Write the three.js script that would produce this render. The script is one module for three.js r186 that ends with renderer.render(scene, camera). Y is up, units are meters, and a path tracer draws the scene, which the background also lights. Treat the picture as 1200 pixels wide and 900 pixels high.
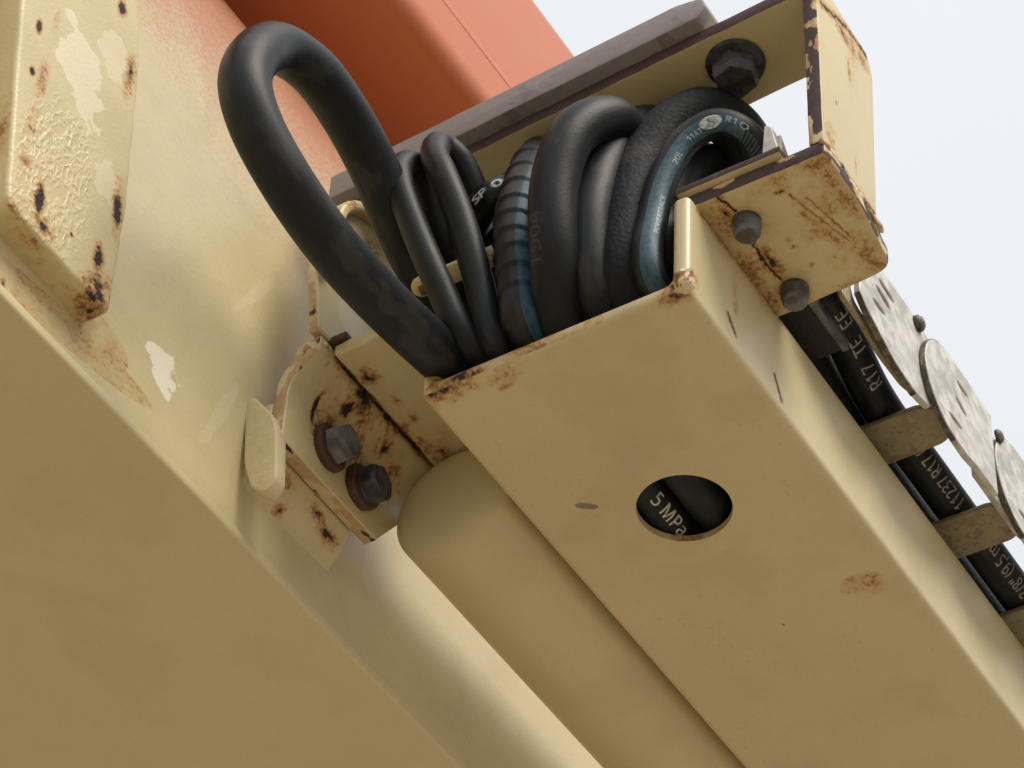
import * as THREE from 'three';
import { mergeGeometries, toCreasedNormals } from 'three/addons/utils/BufferGeometryUtils.js';
import { Brush, Evaluator, SUBTRACTION } from 'three-bvh-csg';

// ------------------------------------------------------------------ camera, sky, sun, exposure
// millimetre frame: x runs along the boom (away from the camera), y is up, z points out of the boom's side.
// Origin: lower outer corner of the hose trough's mouth, 2.5 m above the ground.
const H0 = 2.5, MM = 0.001;
const rad = THREE.MathUtils.degToRad;
const YAW = rad(-34.38), PITCH = rad(45.51), ROLL = rad(3.8), FPX = 3500;
const FW = new THREE.Vector3(Math.cos(PITCH) * Math.cos(YAW), Math.sin(PITCH), Math.cos(PITCH) * Math.sin(YAW));
const rt0 = FW.clone().cross(new THREE.Vector3(0, 1, 0)).normalize(), up0 = rt0.clone().cross(FW);
const RX = rt0.clone().multiplyScalar(Math.cos(ROLL)).addScaledVector(up0, Math.sin(ROLL));
const UY = rt0.clone().multiplyScalar(-Math.sin(ROLL)).addScaledVector(up0, Math.cos(ROLL));
const ray = (px, py) => FW.clone().addScaledVector(RX, (px - 600) / FPX).addScaledVector(UY, (450 - py) / FPX);
const EYE = ray(806, 338).multiplyScalar(-1200);
// a photo pixel on a plane x = / y = / z = v (mm)
function at(px, py, axis, v) { const d = ray(px, py); return EYE.clone().addScaledVector(d, (v - EYE[axis]) / d[axis]); }

const scene = new THREE.Scene();
const camera = new THREE.PerspectiveCamera(2 * THREE.MathUtils.radToDeg(Math.atan(450 / FPX)), 1200 / 900, 0.05, 400);
camera.position.set(EYE.x * MM, EYE.y * MM + H0, EYE.z * MM);
camera.up.copy(UY);
camera.lookAt(camera.position.clone().add(FW));
camera.updateMatrixWorld();

const renderer = new THREE.WebGLRenderer({ antialias: true });
renderer.setSize(1024, 768);
renderer.toneMapping = THREE.LinearToneMapping;
renderer.toneMappingExposure = 2.25;
renderer.shadowMap.enabled = true;

// noise
const perm = new Uint8Array(512);
{ let s = 1234567; const r = () => (s = (s * 1664525 + 1013904223) >>> 0) / 4294967296; const p = [...Array(256).keys()]; for (let i = 255; i > 0; i--) { const j = Math.floor(r() * (i + 1)); [p[i], p[j]] = [p[j], p[i]]; } for (let i = 0; i < 512; i++) perm[i] = p[i & 255]; }
function rng(s) { return () => (s = (s * 1664525 + 1013904223) >>> 0) / 4294967296; }
function vn(x, y) {
  const xi = Math.floor(x), yi = Math.floor(y), fx = x - xi, fy = y - yi, a = xi & 255, b = yi & 255;
  const u = fx * fx * (3 - 2 * fx), v = fy * fy * (3 - 2 * fy);
  const h = (i, j) => perm[perm[(a + i) & 255] + ((b + j) & 255)] / 255;
  const p = h(0, 0), q = h(1, 0), r = h(0, 1), t = h(1, 1);
  return p + (q - p) * u + (r - p + (p - q - r + t) * u) * v;
}
function fbm(x, y, o = 4) { let a = 0.5, s = 0, n = 0; for (let i = 0; i < o; i++) { s += a * vn(x, y); n += a; a *= 0.5; x = x * 2.03 + 17.1; y = y * 2.03 + 9.7; } return s / n; }
const sm = (a, b, x) => { x = Math.min(1, Math.max(0, (x - a) / (b - a))); return x * x * (3 - 2 * x); };
const mix = (a, b, t) => [a[0] + (b[0] - a[0]) * t, a[1] + (b[1] - a[1]) * t, a[2] + (b[2] - a[2]) * t];

// an even bright overcast sky, a little brighter towards the zenith
{
  const w = 512, h = 256, d = new Float32Array(w * h * 4);
  for (let j = 0; j < h; j++) for (let i = 0; i < w; i++) {
    const el = ((j + 0.5) / h - 0.5) * Math.PI, az = (i + 0.5) / w * Math.PI * 2;
    const s = Math.max(0, Math.sin(el));
    const c = fbm(Math.cos(az) * 2.2 + 9, Math.sin(az) * 2.2 + s * 3 + 5, 4) - 0.5;
    const L = 0.365 * (0.80 + 0.34 * s) * (1 + 0.10 * c);
    const k = (j * w + i) * 4;
    d[k] = L * 0.97; d[k + 1] = L * 0.995; d[k + 2] = L * 1.045; d[k + 3] = 1;
  }
  const t = new THREE.DataTexture(d, w, h, THREE.RGBAFormat, THREE.FloatType);
  t.mapping = THREE.EquirectangularReflectionMapping; t.magFilter = THREE.LinearFilter; t.minFilter = THREE.LinearFilter;
  t.wrapS = THREE.RepeatWrapping; t.needsUpdate = true;
  scene.background = t; scene.environment = t;
}
const sun = new THREE.DirectionalLight(0xfff5e6, 1.4);
sun.position.set(-0.14 * 5, H0 + 0.80 * 5, 0.62 * 5);
sun.target.position.set(0, H0, 0);
sun.castShadow = true; sun.shadow.radius = 60; sun.shadow.mapSize.set(2048, 2048);
Object.assign(sun.shadow.camera, { left: -1.5, right: 1.5, top: 1.5, bottom: -1.5, near: 0.1, far: 20 });
scene.add(sun, sun.target);

// ------------------------------------------------------------------ helpers
const used = {};
function numbered(n) { used[n] = (used[n] || 0) + 1; return used[n] === 1 ? n : n + '_' + String(used[n] - 1).padStart(3, '0'); }
function thing(name, label, category, base = [0, 0, 0], group) {
  const o = new THREE.Group(); o.name = numbered(name);
  o.position.set(base[0] * MM, base[1] * MM + H0, base[2] * MM);
  o.userData = { label, category }; if (group) o.userData.group = group;
  o.base = base; scene.add(o); return o;
}
// adds a mesh whose geometry is in scene millimetres under a thing (or a part of it)
function part(name, g, m, parent, label) {
  let root = parent; while (!root.base) root = root.parent;
  g.translate(-root.base[0], -root.base[1], -root.base[2]); g.scale(MM, MM, MM);
  const o = new THREE.Mesh(g, m); o.name = name; o.castShadow = o.receiveShadow = true;
  if (label) o.userData.label = label;
  parent.add(o); return o;
}
function flip(g) { g = g.index ? g.toNonIndexed() : g; for (const k of Object.keys(g.attributes)) { const a = g.attributes[k], n = a.itemSize; for (let i = 0; i < a.count; i += 3) for (let c = 0; c < n; c++) { const p = (i + 1) * n + c, q = (i + 2) * n + c, t = a.array[p]; a.array[p] = a.array[q]; a.array[q] = t; } } return g; }
// extrude a 2D outline (a,b) along an axis from d0 to d1. axis y: (a,b)=(x,z); z: (x,y); x: (z,y)
function extr(pts, axis, d0, d1, bev = 0.6, holes = [], seg = 2, cs = 8) {
  const sh = pts instanceof THREE.Shape ? pts : new THREE.Shape(pts.map(p => new THREE.Vector2(p[0], p[1])));
  for (const h of holes) { const p = new THREE.Path(); if (h.r) p.absarc(h.x, h.y, h.r, 0, Math.PI * 2, true); else p.setFromPoints(h.map(q => new THREE.Vector2(q[0], q[1]))); sh.holes.push(p); }
  let g = new THREE.ExtrudeGeometry(sh, { depth: d1 - d0 - 2 * bev, bevelEnabled: bev > 0, bevelSize: bev, bevelThickness: bev, bevelOffset: -bev, bevelSegments: seg, curveSegments: cs });
  g.translate(0, 0, d0 + bev);
  const m = new THREE.Matrix4();
  if (axis === 'y') m.set(1, 0, 0, 0, 0, 0, 1, 0, 0, 1, 0, 0, 0, 0, 0, 1);
  if (axis === 'x') m.set(0, 0, 1, 0, 0, 1, 0, 0, 1, 0, 0, 0, 0, 0, 0, 1);
  g.applyMatrix4(m);
  if (axis !== 'z') g = flip(g);
  return toCreasedNormals(g.index ? g.toNonIndexed() : g, 0.55);
}
// an outline with rounded corners; r may be a list
function rpoly(pts, r, n = 5) {
  const out = [], N = pts.length;
  pts.forEach((p, i) => {
    const rr = Array.isArray(r) ? r[i] : r;
    if (!rr) { out.push(p); return; }
    const a = new THREE.Vector2(...pts[(i + N - 1) % N]), b = new THREE.Vector2(...p), c = new THREE.Vector2(...pts[(i + 1) % N]);
    const u = a.clone().sub(b), w = c.clone().sub(b), k = Math.min(rr, u.length() * 0.49, w.length() * 0.49);
    u.setLength(k).add(b); w.setLength(k).add(b);
    for (let j = 0; j <= n; j++) { const t = j / n, s = 1 - t; out.push([s * s * u.x + 2 * s * t * b.x + t * t * w.x, s * s * u.y + 2 * s * t * b.y + t * t * w.y]); }
  });
  return out;
}
// wavy edges: subdivides an outline and pushes the points about
function ragged(pts, step, amp, seed) {
  const out = [], N = pts.length;
  pts.forEach((p, i) => { const q = pts[(i + 1) % N], L = Math.hypot(q[0] - p[0], q[1] - p[1]), n = Math.max(1, Math.round(L / step)); for (let k = 0; k < n; k++) { const t = k / n, x = p[0] + (q[0] - p[0]) * t, y = p[1] + (q[1] - p[1]) * t; out.push([x + (fbm(x * 0.16 + seed, y * 0.16, 3) - 0.5) * 2 * amp, y + (fbm(x * 0.16 + 40, y * 0.16 + seed, 3) - 0.5) * 2 * amp]); } });
  return out;
}
const s8 = x => { x = Math.min(1, Math.max(0, x)); return Math.round(255 * (x <= 0.0031308 ? 12.92 * x : 1.055 * Math.pow(x, 1 / 2.4) - 0.055)); };
function texSet(w, h, fn, bump = 0.0006, extra = {}, flatRough = 0) {
  const c = new Uint8Array(w * h * 4), r = new Uint8Array(w * h * 4), b = new Uint8Array(w * h * 4);
  for (let j = 0; j < h; j++) for (let i = 0; i < w; i++) {
    const o = fn((i + 0.5) / w, (j + 0.5) / h), k = (j * w + i) * 4;
    c[k] = s8(o[0]); c[k + 1] = s8(o[1]); c[k + 2] = s8(o[2]);
    r[k + 1] = r[k] = r[k + 2] = Math.round(255 * Math.min(1, Math.max(0, o[3])));
    b[k] = b[k + 1] = b[k + 2] = Math.round(255 * Math.min(1, Math.max(0, o[4])));
    c[k + 3] = r[k + 3] = b[k + 3] = 255;
  }
  const mk = (d, srgb) => { const t = new THREE.DataTexture(d, w, h, THREE.RGBAFormat); t.magFilter = THREE.LinearFilter; t.minFilter = THREE.LinearMipmapLinearFilter; t.generateMipmaps = true; t.wrapS = t.wrapT = THREE.RepeatWrapping; if (srgb) t.colorSpace = THREE.SRGBColorSpace; t.needsUpdate = true; return t; };
  if (flatRough) return new THREE.MeshPhysicalMaterial({ map: mk(c, true), roughness: flatRough, bumpMap: mk(b), bumpScale: bump, ...extra });
  return new THREE.MeshPhysicalMaterial({ map: mk(c, true), roughnessMap: mk(r), roughness: 1, bumpMap: mk(b), bumpScale: bump, ...extra });
}
const AX = { y: ['x', 'z'], z: ['x', 'y'], x: ['z', 'y'] };
// one texture per painted part: the main face in the upper zone, its edges in two strips below
function sheet(o) {
  const { u0, u1, v0, v1, ppm = 3, main, a = main, b = main, t0 = 0, t1 = 1, axis } = o;
  const w = Math.min(2048, Math.round((u1 - u0) * ppm)), h = Math.min(2048, Math.round((v1 - v0) * ppm / 0.7));
  const mat = texSet(w, h, (U, V) => {
    if (V >= 0.3) return main(u0 + U * (u1 - u0), v0 + (V - 0.3) / 0.7 * (v1 - v0));
    if (V >= 0.15) return b(u0 + U * (u1 - u0), t0 + Math.min(1, Math.max(0, (V - 0.17) / 0.1)) * (t1 - t0));
    return a(v0 + U * (v1 - v0), t0 + Math.min(1, Math.max(0, (V - 0.02) / 0.1)) * (t1 - t0));
  }, o.bump, o.extra);
  mat.userData = {};
  const uv = g => {
    if (g.index) g = g.toNonIndexed();
    const P = g.attributes.position, Nn = g.attributes.normal, uvs = new Float32Array(P.count * 2), [ua, va] = AX[axis];
    const get = (i, k) => k === 'x' ? P.getX(i) : k === 'y' ? P.getY(i) : P.getZ(i);
    const cl = x => Math.min(0.999, Math.max(0.001, x));
    const A = new THREE.Vector3(), B = new THREE.Vector3(), C = new THREE.Vector3();
    for (let i = 0; i < P.count; i += 3) {
      A.fromBufferAttribute(P, i); B.fromBufferAttribute(P, i + 1).sub(A); C.fromBufferAttribute(P, i + 2).sub(A); const n = B.cross(C).normalize();
      const mAbs = Math.abs(n[axis]), uAbs = Math.abs(n[ua]), vAbs = Math.abs(n[va]);
      const zone = mAbs >= 0.55 || (mAbs >= uAbs && mAbs >= vAbs) ? 0 : uAbs > vAbs ? 1 : 2;
      for (let k = i; k < i + 3; k++) {
        const fu = (get(k, ua) - u0) / (u1 - u0), fv = (get(k, va) - v0) / (v1 - v0), ft = (get(k, axis) - t0) / (t1 - t0);
        if (zone === 0) { uvs[2 * k] = cl(fu); uvs[2 * k + 1] = 0.3 + 0.7 * cl(fv); }
        else if (zone === 1) { uvs[2 * k] = cl(fv); uvs[2 * k + 1] = 0.02 + 0.1 * Math.min(1, Math.max(0, ft)); }
        else { uvs[2 * k] = cl(fu); uvs[2 * k + 1] = 0.17 + 0.1 * Math.min(1, Math.max(0, ft)); }
      }
    }
    g.setAttribute('uv', new THREE.BufferAttribute(uvs, 2)); return g;
  };
  return { mat, uv };
}
// box-projected uv in units of `size` mm, for tiling materials
function boxUV(g, size) {
  if (g.index) g = g.toNonIndexed();
  const P = g.attributes.position, uvs = new Float32Array(P.count * 2), A = new THREE.Vector3(), B = new THREE.Vector3(), C = new THREE.Vector3();
  for (let i = 0; i < P.count; i += 3) {
    A.fromBufferAttribute(P, i); B.fromBufferAttribute(P, i + 1).sub(A); C.fromBufferAttribute(P, i + 2).sub(A); const n = B.cross(C);
    const ax = Math.abs(n.x), ay = Math.abs(n.y), az = Math.abs(n.z);
    for (let k = i; k < i + 3; k++) { const x = P.getX(k), y = P.getY(k), z = P.getZ(k); const [u, v] = ax >= ay && ax >= az ? [z, y] : ay >= az ? [x, z] : [x, y]; uvs[2 * k] = u / size; uvs[2 * k + 1] = v / size; }
  }
  g.setAttribute('uv', new THREE.BufferAttribute(uvs, 2)); return g;
}

// ------------------------------------------------------------------ painted, rusting steel
const BEIGE = [0.608, 0.528, 0.309], MAROON = [0.055, 0.032, 0.032], PRIMER = [0.52, 0.33, 0.17];
// features: {x,y,rx,ry,a (turn), k (strength), n (noise)} blobs; {line:[[x,y]..], w, k} cracks and rust lines; white: pale scars
function dist2line(x, y, l) { let d = 1e9; for (let i = 0; i + 1 < l.length; i++) { const [ax, ay] = l[i], [bx, by] = l[i + 1], ux = bx - ax, uy = by - ay; let t = ((x - ax) * ux + (y - ay) * uy) / (ux * ux + uy * uy); t = Math.min(1, Math.max(0, t)); d = Math.min(d, Math.hypot(x - ax - t * ux, y - ay - t * uy)); } return d; }
function rustVal(x, y, feats, sd) {
  let r = -1; const n1 = fbm(x * 0.11 + sd, y * 0.11 + sd * 1.7, 4) - 0.5, n2 = fbm(x * 0.5 + sd, y * 0.5, 3) - 0.5;
  for (const f of feats) {
    let v;
    if (f.line) { const d = dist2line(x + n1 * (f.wob ?? 4), y + n2 * (f.wob ?? 4) * 0.7, f.line); v = (f.k ?? 1) * (1 - d / f.w); if (v < -1) continue; v += n2 * 0.25; }
    else { const c = Math.cos(f.a || 0), s = Math.sin(f.a || 0), dx = x - f.x, dy = y - f.y; const d = Math.hypot((dx * c + dy * s) / f.rx, (-dx * s + dy * c) / f.ry); if (d > 2.2) continue; v = (f.k ?? 1) * (1 - d) + (n1 * 1.3 + n2 * 0.7) * (f.n ?? 1); }
    if (v > r) r = v;
  }
  return r;
}
function paint(feats = [], o = {}) {
  const base = o.base || BEIGE, sd = o.seed || 1, dirt = o.dirt ?? 1, pale = o.pale || [];
  return (x, y) => {
    const big = fbm(x * 0.013 + sd * 3, y * 0.013 + sd, 4) - 0.5, mid = fbm(x * 0.07 + sd, y * 0.07 + 5, 4) - 0.5, fine = vn(x * 1.9 + sd, y * 1.9) - 0.5, grain = vn(x * 0.9 + 7, y * 0.9 + sd * 2) - 0.5;
    let col = base.map((c, i) => c * (1 + 0.12 * big * dirt + 0.06 * mid * dirt + 0.04 * fine + 0.04 * grain));
    let rough = 0.42 + 0.16 * mid + 0.06 * fine, h = 0.5 + 0.035 * fine + 0.05 * grain + 0.05 * mid;
    // dust and handling marks: patches with an outline
    const du = sm(0.52, 0.74, fbm(x * 0.03 + sd * 7, y * 0.03 + 3, 5)) * 0.32 * dirt; col = mix(col, [0.36, 0.27, 0.13], du * 0.5); rough += du * 0.2;
    const sp = (o.specks ?? 0) * sm(0.80, 0.88, vn(x * 0.42 + sd * 11, y * 0.42 + 2) * 0.7 + fbm(x * 0.05, y * 0.05 + sd, 2) * 0.3) * dirt; col = mix(col, [0.12, 0.07, 0.035], sp * 0.55);
    for (const p of pale) {
      const c = Math.cos(p.a || 0), s = Math.sin(p.a || 0), dx = x - p.x, dy = y - p.y, d = Math.hypot((dx * c + dy * s) / p.rx, (-dx * s + dy * c) / p.ry);
      if (d < 2) { const v = 1 - d + (fbm(x * 0.13 + p.x, y * 0.13, 4) - 0.5) * (p.n ?? 1.6); const m = sm(0, 0.12, v) * (p.k ?? 0.8); col = mix(col, p.c || [0.80, 0.72, 0.52], m); rough += 0.15 * m; h += 0.12 * m; }
    }
    if (o.after) { const q = o.after(x, y, col, rough, h); col = q[0]; rough = q[1]; h = q[2]; }
    const r = rustVal(x, y, feats, sd);
    if (r > -0.5) {
      const st = sm(-0.45, 0.2, r) * 0.45; col = mix(col, [0.50, 0.30, 0.095], st);
      const n = fbm(x * 0.8 + sd, y * 0.8, 3);
      const n2 = vn(x * 1.6 + sd, y * 1.6); const ru = sm(0.0, 0.55, r + (n - 0.5) * 0.7 + (n2 - 0.5) * 0.35); col = mix(col, mix([0.42, 0.215, 0.07], [0.17, 0.07, 0.027], sm(0.3, 0.85, n * 0.6 + r * 0.5)), ru * 0.85); rough += 0.35 * ru; h += (n - 0.6) * 0.35 * ru;
      const co = sm(0.58, 0.85, r + (n - 0.5) * 0.4); col = mix(col, [0.020, 0.011, 0.010], co); h -= 0.3 * co;
    }
    return [...col, rough, h];
  };
}
// bare or primed edges: maroon rust with chips of beige and orange
function edge(o = {}) {
  const sd = o.seed || 3, pm = o.maroon ?? 0.5, base = paint(o.feats || [], { seed: sd, dirt: 1.3 });
  return (s, t) => {
    let q = base(s, t * 1.0 + 20 * sd); let col = [q[0], q[1], q[2]], rough = q[3], h = q[4];
    const n = fbm(s * 0.075 + sd * 5, t * 0.16 + sd, 4), f = fbm(s * 0.6 + sd, t * 0.6, 3);
    const tan = sm(0.35, 0.5, fbm(s * 0.09 + sd, t * 0.12 + 30, 4)) * (o.tan ?? 0.6); col = mix(col, mix(PRIMER, [0.34, 0.17, 0.07], f), tan);
    const thr = 0.72 - 0.5 * pm; const m = sm(thr - 0.02, thr + 0.03, n); col = mix(col, MAROON.map(c => c * (0.7 + 0.7 * f)), m); rough += 0.25 * m; h -= 0.2 * m;
    return [...col, rough, h];
  };
}
const P2 = (px, py, axis, v) => { const p = at(px, py, axis, v), [a, b] = AX[axis]; return [p[a], p[b]]; };
const blob = (px, py, axis, v, rx, ry, k = 1, a = 0, n = 1) => { const [x, y] = P2(px, py, axis, v); return { x, y, rx, ry, k, a, n }; };
const lin = (pts, axis, v, w, k = 1, wob = 4) => ({ line: pts.map(p => P2(p[0], p[1], axis, v)), w, k, wob });

// plain tiling materials
function tile(fn, size, bump, extra) { return texSet(256, 256, (u, v) => fn(u, v), bump, extra, 0.6); }
const rnd3 = (u, v, f, o = 3) => { const a = fbm(u * f, v * f, o), b = fbm((u - 1) * f, v * f, o), c = fbm(u * f, (v - 1) * f, o), d = fbm((u - 1) * f, (v - 1) * f, o); return (a * (1 - u) + b * u) * (1 - v) + (c * (1 - u) + d * u) * v; };
const mBolt = tile((u, v) => { const n = rnd3(u, v, 6, 4), f = rnd3(u, v, 40, 2); const c = mix([0.075, 0.085, 0.10], [0.032, 0.030, 0.032], sm(0.4, 0.6, n)); return [...c.map(x => x * (0.8 + 0.4 * f)), 0.55 + 0.2 * f, 0.5 + 0.3 * (f - 0.5)]; }, 30, 0.0002, { metalness: 0.25 });
const mBoltGrey = tile((u, v) => { const n = rnd3(u, v, 5, 4), f = rnd3(u, v, 40, 2); const c = mix([0.17, 0.185, 0.21], [0.085, 0.08, 0.085], sm(0.4, 0.65, n)); return [...c.map(x => x * (0.8 + 0.4 * f)), 0.6 + 0.2 * f, 0.5 + 0.3 * (f - 0.5)]; }, 30, 0.0002, { metalness: 0.15 });
const mRust = tile((u, v) => { const n = rnd3(u, v, 6, 4), f = rnd3(u, v, 30, 3); const c = mix([0.05, 0.022, 0.018], [0.11, 0.045, 0.028], n); return [...c.map(x => x * (0.6 + 0.8 * f)), 0.85, f]; }, 30, 0.0006);
const mGalv = tile((u, v) => { const n = rnd3(u, v, 12, 2), f = rnd3(u, v, 50, 2), g = rnd3(u, v, 4, 3); let c = mix([0.45, 0.45, 0.43], [0.66, 0.65, 0.62], sm(0.3, 0.7, n)); c = mix(c, [0.34, 0.33, 0.29], sm(0.58, 0.68, g) * 0.4); c = mix(c, [0.2, 0.2, 0.19], sm(0.68, 0.76, f) * 0.4); return [...c, 0.5 + 0.2 * n, 0.5 + 0.35 * (f - 0.5)]; }, 60, 0.0002, { metalness: 0.3 });
const mGalvEdge = tile((u, v) => { const n = rnd3(u, v, 8, 3), f = rnd3(u, v, 40, 2); const c = mix([0.07, 0.065, 0.05], [0.20, 0.18, 0.12], sm(0.4, 0.65, n)); return [...c.map(x => x * (0.7 + 0.6 * f)), 0.6, f]; }, 30, 0.0002, { metalness: 0.2 });
const mZinc = tile((u, v) => { const n = rnd3(u, v, 5, 4), f = rnd3(u, v, 30, 3), g = rnd3(u, v, 9, 3); let c = mix([0.30, 0.26, 0.19], [0.37, 0.345, 0.20], n); c = mix(c, [0.27, 0.16, 0.115], sm(0.48, 0.66, g) * 0.7); c = mix(c, [0.10, 0.08, 0.06], sm(0.6, 0.72, f) * 0.6); return [...c, 0.5 + 0.2 * f, 0.5 + 0.4 * (f - 0.5)]; }, 50, 0.0003, { metalness: 0.25 });
const mGreyBar = tile((u, v) => { const n = rnd3(u, v, 3, 4), f = rnd3(u, v, 45, 2), g = rnd3(u, v, 12, 3); let c = mix([0.235, 0.23, 0.24], [0.31, 0.30, 0.31], n); c = mix(c, [0.15, 0.13, 0.13], sm(0.6, 0.7, g) * 0.5); return [...c.map(x => x * (0.88 + 0.24 * f)), 0.6 + 0.1 * n, 0.5 + 0.3 * (f - 0.5)]; }, 80, 0.0002);
const mPaint = tile((u, v) => { const n = rnd3(u, v, 4, 4), f = rnd3(u, v, 60, 2), g = rnd3(u, v, 10, 4); let c = BEIGE.map(x => x * (0.9 + 0.2 * n)); c = mix(c, [0.42, 0.24, 0.08], sm(0.56, 0.68, g) * 0.8); c = mix(c, [0.10, 0.045, 0.02], sm(0.64, 0.72, g) * 0.8); return [...c.map(x => x * (0.95 + 0.1 * f)), 0.5, 0.5 + 0.2 * (f - 0.5) - 0.3 * sm(0.6, 0.7, g)]; }, 60, 0.0005);
const mWeld = tile((u, v) => { const n = rnd3(u, v, 7, 4), f = rnd3(u, v, 40, 2); let c = mix([0.66, 0.56, 0.33], [0.30, 0.14, 0.055], sm(0.42, 0.62, n)); c = mix(c, [0.07, 0.03, 0.02], sm(0.6, 0.72, n)); return [...c.map(x => x * (0.9 + 0.2 * f)), 0.65, n]; }, 25, 0.0012);
const mWeldPale = tile((u, v) => { const n = rnd3(u, v, 7, 4), f = rnd3(u, v, 40, 2); let c = mix([0.66, 0.585, 0.37], [0.57, 0.49, 0.28], n); return [...c.map(x => x * (0.96 + 0.08 * f)), 0.35 + 0.2 * n, n]; }, 25, 0.0005);
const mBlackBlock = tile((u, v) => { const n = rnd3(u, v, 5, 4), f = rnd3(u, v, 50, 2); return [0.020 + 0.008 * n, 0.018 + 0.007 * n, 0.017 + 0.006 * n, 0.75, f]; }, 40, 0.0003);

// a lumpy bead
function lump(c, r, seed, amp = 0.3) {
  let g = new THREE.IcosahedronGeometry(1, 4); const P = g.attributes.position;
  for (let i = 0; i < P.count; i++) { const x = P.getX(i), y = P.getY(i), z = P.getZ(i), k = 1 + amp * (fbm(x * 1.7 + z * 0.9 + seed, y * 1.7 - z * 1.1 + seed, 4) - 0.5) * 2; P.setXYZ(i, c[0] + x * r[0] * k, c[1] + y * r[1] * k, c[2] + z * r[2] * k); }
  g.computeVertexNormals(); return boxUV(g, 25);
}
function hexPrism(r, h) { // axis +y, chamfered towards +y
  const pts = [[0, 0], [r, 0], [r, h * 0.78], [r * 0.9, h], [0, h]].map(p => new THREE.Vector2(p[0], p[1]));
  const g = new THREE.LatheGeometry(pts, 6).toNonIndexed(); g.computeVertexNormals(); return g;
}
function orient(g, dir, pos, spin = 0) {
  g.rotateY(spin); g.applyQuaternion(new THREE.Quaternion().setFromUnitVectors(new THREE.Vector3(0, 1, 0), new THREE.Vector3(...dir).normalize())); g.translate(...pos); return g;
}
const lathe = (pts, n = 28) => new THREE.LatheGeometry(pts.map(p => new THREE.Vector2(p[0], p[1])), n);

// ------------------------------------------------------------------ ground far below
{
  const m = texSet(512, 512, (u, v) => { const n = rnd3(u, v, 5, 5), f = rnd3(u, v, 60, 3); const k = (0.8 + 0.4 * n) * (0.8 + 0.4 * f); return [0.275 * k, 0.219 * k, 0.152 * k, 0.95, f]; }, 0.004);
  for (const t of [m.map, m.roughnessMap, m.bumpMap]) t.repeat.set(60, 60);
  const g = new THREE.PlaneGeometry(120, 120); g.rotateX(-Math.PI / 2);
  const o = new THREE.Mesh(g, m); o.name = 'ground'; o.receiveShadow = true;
  o.userData = { kind: 'structure', label: 'sandy yard ground under the boom', category: 'ground' }; scene.add(o);
}

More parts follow.
